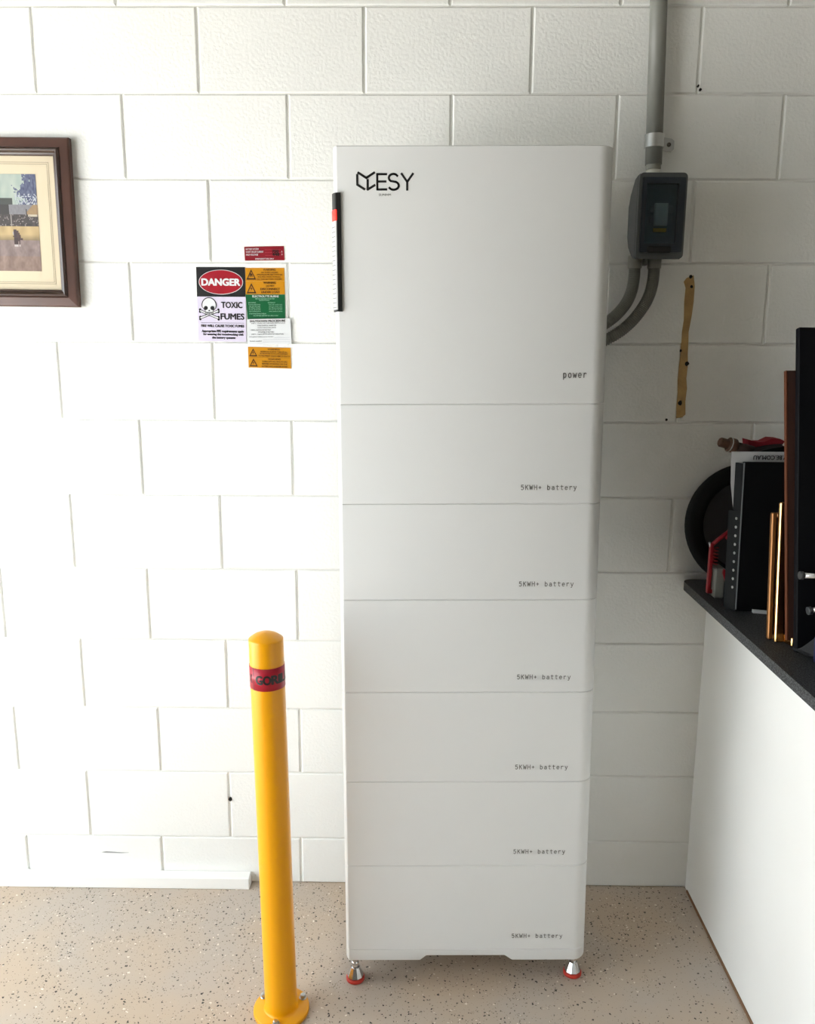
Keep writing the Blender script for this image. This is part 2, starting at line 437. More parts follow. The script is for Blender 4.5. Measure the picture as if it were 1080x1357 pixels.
# marks of the wall
gp = [(1.5937, 1.700), (1.6000, 1.709), (1.6126, 1.7155), (1.6171, 1.690), (1.6171, 1.6511), (1.6150, 1.622), (1.6125, 1.599), (1.6095, 1.576), (1.6108, 1.5483), (1.6112, 1.5209), (1.6135, 1.494),
      (1.6118, 1.46), (1.6150, 1.434), (1.6132, 1.40), (1.6158, 1.368), (1.6085, 1.361), (1.5984, 1.3582), (1.5961, 1.39), (1.5975, 1.4242), (1.5945, 1.455), (1.5950, 1.4818), (1.5982, 1.52), (1.5974, 1.5765), (1.6002, 1.606), (1.5981, 1.651), (1.5992, 1.685)]
gp = [(x + (.0035 if x > 1.606 else -.001), z) for x, z in gp]
gm = MB().prism(gp, -.0022, .004).build('adhesive_strip', M_glue, wb)
for x, z, rr in ((1.6091, 1.7125, .0045), (1.6126, 1.688, .004), (1.6143, 1.4971, .0055), (1.6037, 1.3972, .006), (1.5715, 1.3542, .0035), (1.5965, 1.530, .003), (.3985, .264, .006), (.806, 1.957, .0026), (1.602, 2.148, .0035), (1.596, 2.156, .003)):
    p = [(x + rr * random.uniform(.75, 1.1) * math.cos(t * math.pi / 5), z + rr * random.uniform(.75, 1.25) * math.sin(t * math.pi / 5)) for t in range(10)]
    MB().prism(p, -.0028, .002).build('drill_hole', M_hole, wb)
MB().prism([(.018, .092), (.032, .095), (.075, .092), (.098, .0915), (.075, .0895), (.03, .090)], -.0012, .003).build('scratch', mat('scuff_grey', (150, 150, 150), .8), wb)

# ------------------------------------------------------------------ battery tower
X0, Y0 = 1.0538, -.40
yaw, lean, roll = .0134, .0231, -.0074
ex = Vector((math.cos(yaw), math.sin(yaw), 0)); fw = Vector((math.sin(yaw), -math.cos(yaw), 0)); ez = Vector((0, 0, 1))
up = ez * math.cos(lean) - fw * math.sin(lean); up = up * math.cos(roll) + ex * math.sin(roll); up.normalize()
exx = (ex * math.cos(roll) - ez * math.sin(roll)); exx = (exx - up * exx.dot(up)).normalized(); ey = up.cross(exx)
def frame(h):
    M = Matrix((( exx.x, ey.x, up.x, X0 + up.x * h), (exx.y, ey.y, up.y, Y0 + up.y * h), (exx.z, ey.z, up.z, up.z * h), (0, 0, 0, 1)))
    return M
HW, DEP = .2925, .245
def plan(hw=HW, inset=0.0, yb=DEP):
    p = []
    L, Rr = -hw + inset, hw - inset
    # left front edge: tight chamfered corner; right front edge: large radius
    p += [(L, yb)] + [(L, .030), (L + .0012, .018), (L + .0035, .009), (L + .0062, .0035), (L + .0085, .0008), (L + .011, 0 + inset)]
    r = .034
    for t in range(0, 91, 10):
        p.append((Rr - r + r * math.sin(math.radians(t)), inset + r - r * math.cos(math.radians(t))))
    p += [(Rr, yb)]
    return p
def shell(h, e=.0018, top_open=False):
    """body of rounded plan, top and bottom edges eased"""
    q = MB(); rings = [(e * 1.1, 0.0), (0, e), (0, h - e), (e * 1.1, h)]
    P = [[(x, y, z) for x, y in plan(inset=i)] for i, z in rings]
    n = len(P[0]); vs = [v for r_ in P for v in r_]; fs = []
    for a in range(3):
        for k in range(n):
            k2 = (k + 1) % n
            fs.append((a * n + k, a * n + k2, (a + 1) * n + k2, (a + 1) * n + k))
    q.add(vs, fs, True)
    q.f.append(tuple(range(n))[::-1]); q.sm.append(False); q.f.append(tuple(3 * n + k for k in range(n))); q.sm.append(False)
    return q
def sharp(o):
    m = o.modifiers.new('edges', 'EDGE_SPLIT'); m.split_angle = math.radians(28)
HS = [1.9448, 1.4160, 1.1976, .9791, .7601, .5396, .3248, .1024]
put = lambda x, z: (x, -.0004, z)
# tall power unit on top
pm = shell(HS[0] - HS[1]).build('power_unit', M_cab, M=frame(HS[1])); sharp(pm)
tag(pm, 'tall white power unit with logo and status light bar, topmost of the battery tower', 'power unit')
HP = HS[0] - HS[1]
def fx(px_x): return px_x - X0
tx = MB(); mono(tx, 'power', .1940, .0565, .0108, .0135, .0019, put); tx.build('lettering', M_ink, pm)
lg = MB()
lx0, lz0 = -.2425, .4405     # bottom-left of the emblem, 1 unit = one picture pixel
k = .00152
def L2(px, py): return (lx0 + px * k, lz0 + py * k)
for st in ([(2.2, 23), (13, 16.2), (24, 23)], [(.8, 20.2), (.8, 7.5), (10.4, 1.6)], [(14.9, 13.6), (14.9, 1.2), (24.5, 6.8)]):
    stroke(lg, [L2(*p) for p in st], 3.1 * k, put)
for st in ([(40.5, 21), (28, 21), (28, 1.2), (40.5, 1.2)], [(28, 11.5), (39.5, 11.5)], [(61, 21.5), (68.7, 11), (76.5, 21.5)], [(68.7, 11), (68.7, .6)],
           [(x, y) for x, y in arc(50, 16.2, 6.2, 5, 30, 235, 10)] + [(x, y) for x, y in arc(50.3, 6.1, 6.8, 5.3, 65, -150, 12)]):
    stroke(lg, [L2(*p) for p in st], 2.9 * k, put)
lg.build('emblem', M_black, pm)
sb = MB(); text_into(sb, 'SUNHM', *(L2(30, 0)[0], L2(46.5, 0)[0]), L2(0, -7.2)[1], L2(0, -4.2)[1], put); sb.build('small_lettering', M_ink, pm)
# light bar wrapped on the left front edge
lb0, lb1 = 1.600 - 1.4160 + .012, 1.835 - 1.4160 + .017
barp = [(-HW - .003, .020), (-HW - .0025, .012), (-HW + .003, -.0005), (-HW + .006, -.0045), (-HW + .0155, -.0045), (-HW + .0165, -.0035), (-HW + .0165, .010), (-HW + .006, .022)]
lb = MB().prism(barp, lb0, lb1, 'z').build('light_bar', M_blackpl, pm)
stripp = [(-HW - .0034, .0145), (-HW - .0032, .0115), (-HW + .0026, -.0012), (-HW + .0055, -.0050), (-HW + .0078, -.0052), (-HW + .0078, -.003), (-HW + .004, .004), (-HW - .001, .0145)]
MB().prism(stripp, lb0 + .004, lb1 - .056, 'z').build('white_strip', M_whitepl, lb)
tk = MB()
for i in range(18):
    z = lb0 + .008 + i * .0096
    tk.prism([(-HW - .0037, .0125), (-HW - .0035, .0115), (-HW + .0023, -.0013), (-HW + .0035, -.0026), (-HW + .0045, -.0015), (-HW - .001, .0125)], z, z + .0011, 'z')
tk.build('scale_marks', M_blackpl, lb)
MB().prism(stripp, lb1 - .0555, lb1 - .034, 'z').build('red_indicator', M_led, lb)
# six identical battery modules
names = ['first battery module, directly under the tall power unit of the white tower', 'second battery module down, below the one under the power unit',
         'third battery module counted from the power unit down the white tower', 'fourth battery module from the power unit, beside the bollard top at its left',
         'fifth battery module down, second from the bottom of the white tower', 'lowest battery module of the white tower, resting on the footed plinth']
for i in range(6):
    h = HS[i + 1] - HS[i + 2]
    m = shell(h).build('battery_module', M_cab, M=frame(HS[i + 2])); sharp(m)
    tag(m, 'white ' + names[i], 'battery', 'battery modules stacked under the power unit')
    t = MB(); mono(t, '5KWH+ battery', .1085, .0315, .00965, .0105, .00145, put); t.build('lettering', M_ink, m)
# plinth with raised middle and levelling feet
hb = .0325
bp_ = MB()
pl = plan(inset=.0006)
q = MB(); cut = .0145
def base_shell():
    q = MB(); P = []
    for i, z in ((.006, 0.0), (.0008, .004), (0, .0065), (0, hb - .0016), (.0018, hb)):
        P.append([(x, y, z) for x, y in plan(inset=i)])
    # notch: front points between x=-.105 and .09 are lifted by splitting the front edge
    full = []
    for ring in P:
        z = ring[0][2]; out = []
        for a, b in zip(ring, ring[1:] + ring[:1]):
            out.append(a)
            if a[0] < -.2 and b[0] > .2 and a[1] < .01:
                for nx in (-.112, -.096, .094, .112): out.append((nx, a[1], z))
        full.append(out)
    for ring in full:
        for j, v in enumerate(ring):
            if abs(v[0] + .096) < 1e-6 or abs(v[0] - .094) < 1e-6:
                ring[j] = (v[0], v[1], cut + v[2] * (hb - cut) / hb)
    n = len(full[0]); fs = []
    for a in range(len(full) - 1):
        for kk in range(n):
            k2 = (kk + 1) % n
            fs.append((a * n + kk, a * n + k2, (a + 1) * n + k2, (a + 1) * n + kk))
    q.add([v for r_ in full for v in r_], fs, True)
    t = (len(full) - 1) * n
    q.f.append(tuple(t + kk for kk in range(n))); q.sm.append(False)
    # underside: set back tray
    q.box((-HW + .02, .03, .004), (HW - .02, DEP - .01, hb - .004))
    return q
pb = base_shell().build('plinth', M_cab, M=frame(HS[7] - hb)); sharp(pb)
tag(pb, 'thin white plinth under the battery tower standing on four metal feet', 'base')
Minv = pb.matrix_world.inverted()
for fxx, fyy in ((-.2705, .024), (.2705, .046), (-.2705, .205), (.2665, .212)):
    top = pb.matrix_world @ Vector((fxx, fyy, .008)); T = Minv @ Matrix.Translation((top.x, top.y, 0))
    zt = top.z
    ft = MB()
    ft.lathe([(.0195, .010), (.0205, .013), (.0110, .036), (.0110, .037)], n=10, M=T, smooth=False)
    ft.lathe([(.0085, .036), (.0092, .040), (.0092, .050), (.0078, .052), (.0078, zt)], n=14, M=T, smooth=False)
    f_ = ft.build('foot', M_chrome, pb)
    MB().lathe([(.020, 0), (.0225, .002), (.0225, .008), (.020, .0105)], n=28, M=T).build('rubber_pad', M_redpad, f_)

# ------------------------------------------------------------------ yellow bollard
bx, by = .6155, -.4815
bo = empty('bollard', (bx, by, 0), 'yellow steel bollard with red tape band, bolted to the floor left of the tower', 'bollard')
O = (bx, by, 0)
prof = [(.0375, .010), (.0375, .905)]
lean_x = -.0125   # the post leans a touch to the left
def lz(pr, n=48, mb=None):
    mb = mb or MB(); vs = []; fs = []
    for r_, z in pr:
        for kk in range(n):
            a = 2 * math.pi * kk / n
            vs.append((r_ * math.cos(a) + lean_x * z, r_ * math.sin(a), z))
    for i in range(len(pr) - 1):
        for kk in range(n):
            k2 = (kk + 1) % n
            fs.append((i * n + kk, i * n + k2, (i + 1) * n + k2, (i + 1) * n + kk))
    mb.add(vs, fs, True)
    return mb
PR = .0372
pst = lz([(PR + .006, .0095), (PR + .003, .0115), (PR + .0008, .015), (PR, .020), (PR, .918)]); pst.build('post', M_yel, bo)
dome = [(PR, .9178)] + [(PR - .003 + .003 * math.cos(math.radians(a)), .920 + .003 * math.sin(math.radians(a))) for a in (0, 30, 60)] + [(PR * .86, .9255), (PR * .68, .9300), (PR * .45, .9335), (PR * .2, .9355), (.001, .936)]
lz(dome).build('cap', M_yel, bo)
TZ0, TZ1 = .8150, .8650
lz([(PR + .0005, TZ0), (PR + .0009, TZ0), (PR + .0009, TZ1), (PR + .0005, TZ1)]).build('tape_band', M_tape, bo)
tb = [o for o in bo.children if o.name.startswith('tape_band')][0]
def wrap(a0):
    def f(s, z):
        a = a0 + s / PR
        return ((PR + .0012) * math.cos(a) + lean_x * z, (PR + .0012) * math.sin(a), z)
    return f
tt = MB(); A0 = math.radians(235)
wp = wrap(A0); s = .004
for ch, wd in zip('GORILLA', (.0145, .0155, .0145, .005, .011, .011, .0145)):
    text_into(tt, ch, s, s + wd, TZ0 + .0155, TZ0 + .0345, wp, .05); s += wd + .0022
text_into(tt, 'X', -.019, -.008, TZ0 + .0155, TZ0 + .0335, wp, .03)
stroke(tt, [(-.003, TZ0), (-.003, TZ1)], .0012, wp)
tt.build('tape_lettering', M_black, tb)
fl_ = MB().lathe([(.0625, 0), (.0650, .0015), (.0650, .0095), (.0635, .0112), (.0, .0112)], n=56, cap=False).build('base_flange', M_yel, bo)
for ang in (148, 30, 270 - 4):
    a = math.radians(ang); c = (.0545 * math.cos(a), .0545 * math.sin(a), 0)
    b_ = MB(); T = Matrix.Translation(c)
    b_.lathe([(.0088, .0112), (.0088, .0128), (.0062, .0128)], n=20, M=T, cap=False)
    b_.lathe([(.0066, .0128), (.0070, .0138), (.0070, .0195), (.0055, .021), (.001, .0212)], n=6, M=T, smooth=False, cap=False)
    b_.build('bolt', M_steel, bo)

# ------------------------------------------------------------------ signs on the wall
class Sign:
    def __init__(s, name, corners, m, label, th=.0012, off=.0008):
        s.c = corners; s.o = (corners[3][0], -off, corners[3][1]); s.off = off; s.th = th
        q = MB(); P = [(x, z) for x, z in corners]
        q.prism([P[3], P[2], P[1], P[0]], -off - th, -off)
        s.root = q.build(name, m, None, s.o); tag(s.root, label, 'sign'); s.lv = {}
    def P(s, lift):
        c = s.c
        def f(u, v):     # u 0..1 left-right, v 0..1 bottom-top
            xb = c[3][0] + (c[2][0] - c[3][0]) * u; zb = c[3][1] + (c[2][1] - c[3][1]) * u
            xt = c[0][0] + (c[1][0] - c[0][0]) * u; zt = c[0][1] + (c[1][1] - c[0][1]) * u
            return (xb + (xt - xb) * v, -s.off - s.th - lift, zb + (zt - zb) * v)
        return f
    def panel(s, name, m, u0, v0, u1, v1, lift=.0003):
        f = s.P(lift); q = MB(); q.add([f(u0, v0), f(u1, v0), f(u1, v1), f(u0, v1)], [(0, 1, 2, 3)])
        return q.build(name, m, s.root, s.o)
    def poly(s, name, m, pts, lift=.0004):
        f = s.P(lift); q = MB(); q.add([f(*p) for p in pts], [tuple(range(len(pts)))])
        return q.build(name, m, s.root, s.o)
    def text(s, lines, m, lift=.0006, name='lettering', bold=.012):
        q = MB(); f = s.P(lift)
        for t, u0, u1, v0, v1 in lines: text_into(q, t, u0, u1, v0, v1, f, bold)
        return q.build(name, m, s.root, s.o)

sg = Sign('warning_label', [(.488, 1.7805), (.5876, 1.7827), (.5887, 1.7481), (.4888, 1.7468)], M_signred2, 'small red battery rating label with white print, above the other signs')
sg.text([('BATTERY SYSTEM', .04, .36, .76, .88), ('SHORT CIRCUIT CURRENT', .04, .48, .56, .68), ('MAX VOLTAGE', .04, .34, .36, .48), ('EMERGENCY USE ONLY', .27, .74, .07, .17), ('A', .93, .96, .55, .67), ('V', .93, .96, .35, .47)], M_signwhite, bold=.02)
lnq = MB(); f = sg.P(.0006)
for v in (.76, .56, .36): stroke(lnq, [(.52, v), (.91, v)], .012, f)
lnq.build('rule_lines', mat('sign_pink_rule', (200, 90, 105), .4), sg.root, sg.o)
sg.text([('750', .70, .86, .54, .74), ('448', .70, .88, .32, .52)], M_signblack, lift=.0008, name='handwriting', bold=.03)

sg = Sign('danger_sign', [(.3648, 1.7312), (.4886, 1.7312), (.4861, 1.5467), (.363, 1.548)], M_signlav, 'danger toxic fumes sign with skull and crossbones, leftmost of the wall signs')
sg.panel('black_header', M_signblack, 0, .605, 1, 1)
el = [(.5 + .455 * math.cos(t * math.pi / 24), .8 + .165 * math.sin(t * math.pi / 24)) for t in range(48)]
sg.poly('oval_border', M_signwhite, el, .0005)
sg.poly('red_oval', M_signred, [(.5 + (u - .5) * .972, .8 + (v - .8) * .965) for u, v in el], .0007)
sg.text([('DANGER', .11, .89, .755, .845)], M_signwhite, .001, 'danger_lettering', .05)
sg.text([('TOXIC', .50, .93, .455, .535), ('FUMES', .48, .965, .30, .38)], M_signblack, .0006, 'toxic_lettering', .034)
sg.text([('FIRE WILL CAUSE TOXIC FUMES', .07, .96, .195, .228), ('Appropriate PPE requirements apply', .08, .95, .115, .155), ('for entering the room/working with', .11, .94, .075, .11), ('the battery systems', .29, .77, .03, .065)], M_signblack, .0006, 'small_lettering', .045)
q = MB(); f = sg.P(.0006); stroke(q, [(.07, .252), (.96, .252)], .004, f); q.build('rule_line', M_signblack, sg.root, sg.o)
# skull and crossbones
sk = MB(); skw = MB(); f6 = sg.P(.0006); f7 = sg.P(.0008); f8 = sg.P(.0010)
cu, cv = .245, .43
for sx in (-1, 1):
    a = (cu - sx * .19, cv - .075 * 1.0 - .04); b = (cu + sx * .19, cv + .005 - .02)
    stroke(sk, [a, b], .036, f6)
    for e in (a, b):
        for d in (-.014, .014): sk.add([f6(e[0] + .024 * math.cos(t), e[1] + d + .018 * math.sin(t)) for t in [i * math.pi / 6 for i in range(12)]], [tuple(range(12))])
    stroke(skw, [(a[0] + sx * .01, a[1] + .002), (b[0] - sx * .01, b[1] - .002)], .018, f7)
out = [(cu + .155 * math.cos(math.radians(t)), cv + .062 + .105 * math.sin(math.radians(t))) for t in range(-25, 206, 11)] + [(cu - .085, cv - .012), (cu - .085, cv - .052), (cu - .05, cv - .072), (cu + .05, cv - .072), (cu + .085, cv - .052), (cu + .085, cv - .012)]
sk.add([f7(*p) for p in out], [tuple(range(len(out)))])
skw.add([f8(cu + (u - cu) * .89, cv + .03 + (v - cv - .03) * .91) for u, v in out], [tuple(range(len(out)))])
sk.build('skull_outline', M_signblack, sg.root, sg.o); skw.build('skull_bone', M_signwhite, sg.root, sg.o)
ey_ = MB(); f9 = sg.P(.0012)
for sx in (-1, 1): ey_.add([f9(cu + sx * .067 + .042 * math.cos(t), cv + .022 + .028 * math.sin(t)) for t in [i * math.pi / 7 for i in range(14)]], [tuple(range(14))])
ey_.add([f9(cu, cv + .005), f9(cu - .022, cv - .022), f9(cu + .022, cv - .022)], [(0, 1, 2)])
stroke(ey_, [(cu - .08, cv - .034), (cu, cv - .046), (cu + .08, cv - .034)], .012, f9)
for i in range(-2, 3): stroke(ey_, [(cu + i * .026, cv - .036), (cu + i * .024, cv - .066)], .007, f9)
ey_.build('skull_face', M_signblack, sg.root, sg.o)

def tri(sg, cu, cv, w, h, kind):
    q = MB(); f = sg.P(.0006); A = [(cu - w / 2, cv - h / 2), (cu + w / 2, cv - h / 2), (cu, cv + h / 2)]
    B = [(cu + (u - cu) * .66, cv - h * .06 + (v - cv + h * .06) * .66 - h * .015) for u, v in A]
    vs = [f(*p) for p in A + B]; q.add(vs, [(0, 1, 4, 3), (1, 2, 5, 4), (2, 0, 3, 5)])
    if kind == 'bolt':
        q.add([f(*p) for p in ((cu + .006, cv + h * .2), (cu - w * .11, cv - h * .09), (cu, cv - h * .07), (cu - w * .03, cv - h * .28), (cu + w * .1, cv), (cu + w * .01, cv - h * .01))], [(0, 1, 2, 5), (2, 3, 4, 5)])
    else:
        stroke(q, [(cu - w * .10, cv - h * .22), (cu - w * .04, cv + h * .12)], w * .1, f); stroke(q, [(cu + w * .10, cv - h * .22), (cu + w * .02, cv + h * .06)], w * .1, f); stroke(q, [(cu - w * .14, cv - h * .05), (cu + w * .12, cv + h * .0)], w * .08, f)
    q.build('hazard_triangle', M_signbr, sg.root, sg.o)
sg = Sign('warning_label', [(.4892, 1.7294), (.5873, 1.7298), (.5876, 1.6978), (.4886, 1.6972)], M_signyel, 'amber arc flash warning label, upper right of the danger sign')
tri(sg, .15, .50, .25, .78, 'flash')
sg.text([('WARNING', .46, .78, .79, .93), ('ARC FLASH HAZARD', .40, .84, .60, .70), ('APPROPRIATE PPE AND TOOLS ARE', .29, .95, .43, .53), ('REQUIRED WHEN WORKING', .32, .90, .26, .36), ('ON THIS BATTERY SYSTEM', .29, .93, .09, .19)], M_signbr, bold=.02)
sg = Sign('warning_label', [(.4886, 1.6969), (.5876, 1.6975), (.5878, 1.6652), (.488, 1.6648)], M_signyel, 'amber warning label reading do not disconnect under load, above the green label')
tri(sg, .15, .46, .25, .78, 'bolt')
sg.text([('WARNING', .46, .78, .80, .96), ('DO NOT', .53, .74, .57, .70), ('DISCONNECT', .38, .88, .33, .48), ('UNDER LOAD', .40, .87, .09, .24)], M_signbr, bold=.03)
sg = Sign('first_aid_label', [(.488, 1.6645), (.5877, 1.6648), (.5872, 1.6037), (.4909, 1.6033)], M_signgreen, 'green electrolyte burns label with white print, right of the danger sign')
sg.text([('ELECTROLYTE BURNS', .17, .84, .885, .965)], M_signwhite, bold=.02)
gl_ = [('FIRST AID TREATMENT FOR BATTERY', .24, .74, .80, .845), ('ELECTROLYTE SPILLS', .34, .60, .74, .785), ('SKIN CONTACT', .05, .25, .645, .69), ('EYE CONTACT', .56, .75, .645, .69)]
for i, (a, b) in enumerate((('Remove soiled clothes', 'Rinse with running water'), ('wash with clean water', 'hold the eyelids open'), ('for fifteen minutes', 'for fifteen minutes'), ('do not rub the skin', 'do not rub the eye'), ('seek medical advice', 'seek medical advice'))):
    v = .575 - i * .068; gl_ += [(a, .06, .36, v, v + .04), (b, .58, .93, v, v + .04)]
gl_ += [('IN CASE OF INHALATION MOVE TO FRESH AIR', .06, .5, .20, .245), ('CALL FOR HELP AND KEEP THIS LABEL IN SIGHT', .16, .82, .12, .165)]
sg.text(gl_, M_signgt, bold=.005, name='small_lettering')
sg = Sign('procedure_card', [(.491, 1.6032), (.6009, 1.6056), (.6024, 1.5415), (.489, 1.540)], M_signwhite, 'white shutdown procedure card standing proud of the wall, below the green label', th=.002, off=.004)
sg.text([('SHUTDOWN PROCEDURE', .06, .88, .875, .955)], M_signblack, bold=.03)
sg.text([('STEP 1 - TURN OFF THE MAIN SWITCH (AC)', .09, .87, .80, .845), ('MAIN SWITCH - INVERTER', .24, .67, .715, .76), ('SUPPLY ISOLATOR (GRID)', .24, .66, .63, .675), ('STEP 2 - SWITCH OFF BATTERY', .09, .54, .545, .59), ('ISOLATOR AT BATTERY', .25, .62, .46, .505), ('STEP 3 - TURN OFF PV ARRAY DC ISOLATORS', .10, .83, .375, .42), ('Emergency contact phone number:', .05, .60, .275, .32), ('System installed:', .06, .33, .105, .15)], mat('sign_grey_print', (66, 66, 70), .4), name='small_lettering', bold=.012)
q = MB(); f = sg.P(.0006)
for v, a, b in ((.265, .62, .97), (.185, .36, .97), (.095, .36, .97)): stroke(q, [(a, v), (b, v)], .007, f)
q.build('rule_lines', mat('sign_pale_rule', (140, 142, 160), .4), sg.root, sg.o)
sg = Sign('warning_label', [(.4896, 1.5343), (.5991, 1.532), (.5999, 1.4795), (.4899, 1.4818)], M_signyel, 'double amber isolator warning label, lowest of the wall signs')
tri(sg, .12, .74, .19, .38, 'bolt'); tri(sg, .12, .25, .19, .38, 'bolt')
sg.text([('WARNING', .46, .75, .87, .94), ('MULTIPLE DC SOURCES / TURN OFF ALL', .29, .92, .755, .815), ('DC ISOLATORS TO ISOLATE EQUIPMENT', .28, .93, .66, .72), ('VOLTAGE PRESENT ON BOTH SIDES OF ISOLATOR', .24, .98, .555, .615),
         ('WARNING', .46, .76, .40, .47), ('TURN OFF ALL ISOLATORS', .32, .91, .285, .35), ('BEFORE WORKING ON THE', .32, .91, .17, .235), ('BATTERY AND INVERTER SYSTEM', .31, .91, .05, .115)], M_signbr, bold=.02)
q = MB(); f = sg.P(.0006); stroke(q, [(.03, .515), (.97, .515)], .008, f); q.build('rule_line', M_signbr, sg.root, sg.o)

# ------------------------------------------------------------------ framed picture at left
fx1, fz0, fz1, fx0 = .068, 1.6325, 2.0345, -.478
pf = empty('framed_picture', ((fx0 + fx1) / 2, 0, fz0), 'brown wooden framed painting of horses and sheds hanging at the left of the wall', 'picture')
O = ((fx0 + fx1) / 2, 0, fz0)
def rail_frame(x0, x1, z0, z1, prof, name, m):
    """mitred moulding: prof = (inset, y) pairs"""
    q = MB(); rings = [[(x0 + i, y, z0 + i), (x1 - i, y, z0 + i), (x1 - i, y, z1 - i), (x0 + i, y, z1 - i)] for i, y in prof]
    n = len(rings); vs = [v for r_ in rings for v in r_]; fs = []
    for a in range(n - 1):
        for k_ in range(4):
            k2 = (k_ + 1) % 4
            fs.append((a * 4 + k_, a * 4 + k2, (a + 1) * 4 + k2, (a + 1) * 4 + k_))
    q.add(vs, fs); return q.build(name, m, pf, O)
rail_frame(fx0, fx1, fz0, fz1, [(0, -.004), (0, -.020), (.003, -.0235), (.006, -.024), (.022, -.0255), (.024, -.024), (.024, -.006)], 'outer_moulding', M_wood)
rail_frame(fx0 + .0235, fx1 - .0235, fz0 + .0235, fz1 - .0235, [(0, -.010), (0, -.025), (.003, -.0295), (.006, -.031), (.009, -.0295), (.011, -.024), (.0125, -.0215), (.0165, -.0205), (.0185, -.018), (.0185, -.008)], 'inner_bead', M_wood2)
a_ = .040
MB().box((fx0 + a_, -.013, fz0 + a_), (fx1 - a_, -.005, fz1 - a_)).build('mount_board', M_matb, pf, O)
q = MB()
for ins in (.0565, .0605):
    l, r_, b, t = fx0 + ins, fx1 - ins, fz0 + ins, fz1 - ins
    for p0, p1 in (((l, b), (r_, b)), ((r_, b), (r_, t)), ((r_, t), (l, t)), ((l, t), (l, b))): stroke(q, [p0, p1], .0008, lambda x, z: (x, -.0134, z))
q.build('mount_line', M_line, pf, O)
# painted print: colour laid out cell by cell
def print_mesh():
    l, r_, b, t = fx0 + .086, fx1 - .0905, fz0 + .087, fz1 - .084
    NX, NZ = 150, 90
    from mathutils import noise as ns
    vs = [(l + (r_ - l) * i / NX, -.0136, b + (t - b) * j / NZ) for j in range(NZ + 1) for i in range(NX + 1)]
    fs = []; cols = []
    for j in range(NZ):
        for i in range(NX):
            fs.append((j * (NX + 1) + i, j * (NX + 1) + i + 1, (j + 1) * (NX + 1) + i + 1, (j + 1) * (NX + 1) + i))
            d = (r_ - l) * (1 - (i + .5) / NX) * 1000; v = 1 - (j + .5) / NZ
            n1 = ns.noise(Vector((d * .06, v * 9, 1))); n2 = ns.noise(Vector((d * .22, v * 30, 5))); n3 = ns.noise(Vector((d * .5, v * 55, 9)))
            if v < .31:
                sky = (186 + 25 * n1, 198 + 20 * n1, 188 + 15 * n1)
                tree = (92 + 40 * n2, 98 + 40 * n2, 128 + 36 * n2)
                edge = 48 + 26 * n1 + 18 * n2 - 16 * (1 - v / .31)
                c = tree if d < edge else sky
                if d < 55 and v > .20 and n3 > .12: c = (200, 204, 214)
                if d > 62 and v > .24: c = (74, 78, 74)
            elif v < .41:
                c = (142 + 12 * n2, 140 + 12 * n2, 146 + 12 * n2)
                if d < 28 and v > .27 + d * .004: c = (172 + 10 * n2, 142 + 10 * n2, 104)
                if d > 72: c = (62, 58, 58)
            elif v < .535:
                c = (74 + 24 * n2, 66 + 20 * n2, 66 + 20 * n2)
                if v < .43 and d < 24: c = (214, 200, 176)
                if n3 > .32: c = (150, 140, 136)
                if 66 < d < 69.5 or 43 < d < 45: c = (170, 162, 156) if d > 60 else (60, 50, 48)
            elif v < .68:
                c = (206 + 20 * n1, 178 + 18 * n1, 128 + 16 * n1)
                if v > .62: c = tuple(a * (1 - (v - .62) / .06 * .3) for a in c)
            else:
                kx = 22 * n1 + 12 * n2
                c = (146 + kx, 126 + kx, 122 + kx) if v < .84 else (150 + kx, 124 + kx, 112 + kx)
            if 28 < d < 30 and .36 < v < .5: c = (70, 60, 58)
            # horse with rider
            hd, hv = (d - 56) / 9.0, (v - .645) / .055
            if hd * hd + hv * hv < 1 + .5 * n3: c = (78, 54, 52)
            for lx in (50, 55, 59, 62):
                if abs(d - lx) < 1.6 and .66 < v < .745: c = (66, 46, 46) if v < .72 else (214, 204, 198)
            if abs(d - 61) < 3.6 and .565 < v < .64: c = (70, 52, 60)
            if abs(d - 54) < 3.0 and .575 < v < .64: c = (84, 60, 58)
            if abs(d - 65) < 2.0 and .59 < v < .62: c = (196, 186, 180)
            if 42 < d < 49 and abs(v - .665) < .008: c = (80, 58, 56)
            cols.append(tuple(max(0, min(255, x)) for x in c))
    q = MB().add(vs, fs)
    m = bpy.data.materials.new('painted_print'); m.use_nodes = True; nt = m.node_tree
    at = nt.nodes.new('ShaderNodeVertexColor'); at.layer_name = 'ink'
    nt.links.new(at.outputs[0], nt.nodes['Principled BSDF'].inputs['Base Color']); nt.nodes['Principled BSDF'].inputs['Roughness'].default_value = .6
    me = bpy.data.meshes.new('print'); o3 = Vector(O)
    me.from_pydata([Vector(v) - o3 for v in vs], [], fs)
    ca = me.color_attributes.new('ink', 'FLOAT_COLOR', 'CORNER')
    buf = []
    for c in cols: buf += list(lin([x * .84 for x in c])) * 4
    ca.data.foreach_set('color', buf)
    me.materials.append(m); o = bpy.data.objects.new('print', me); COL.objects.link(o); o.parent = pf
print_mesh()
pf.rotation_euler = (0, math.radians(.4), 0)

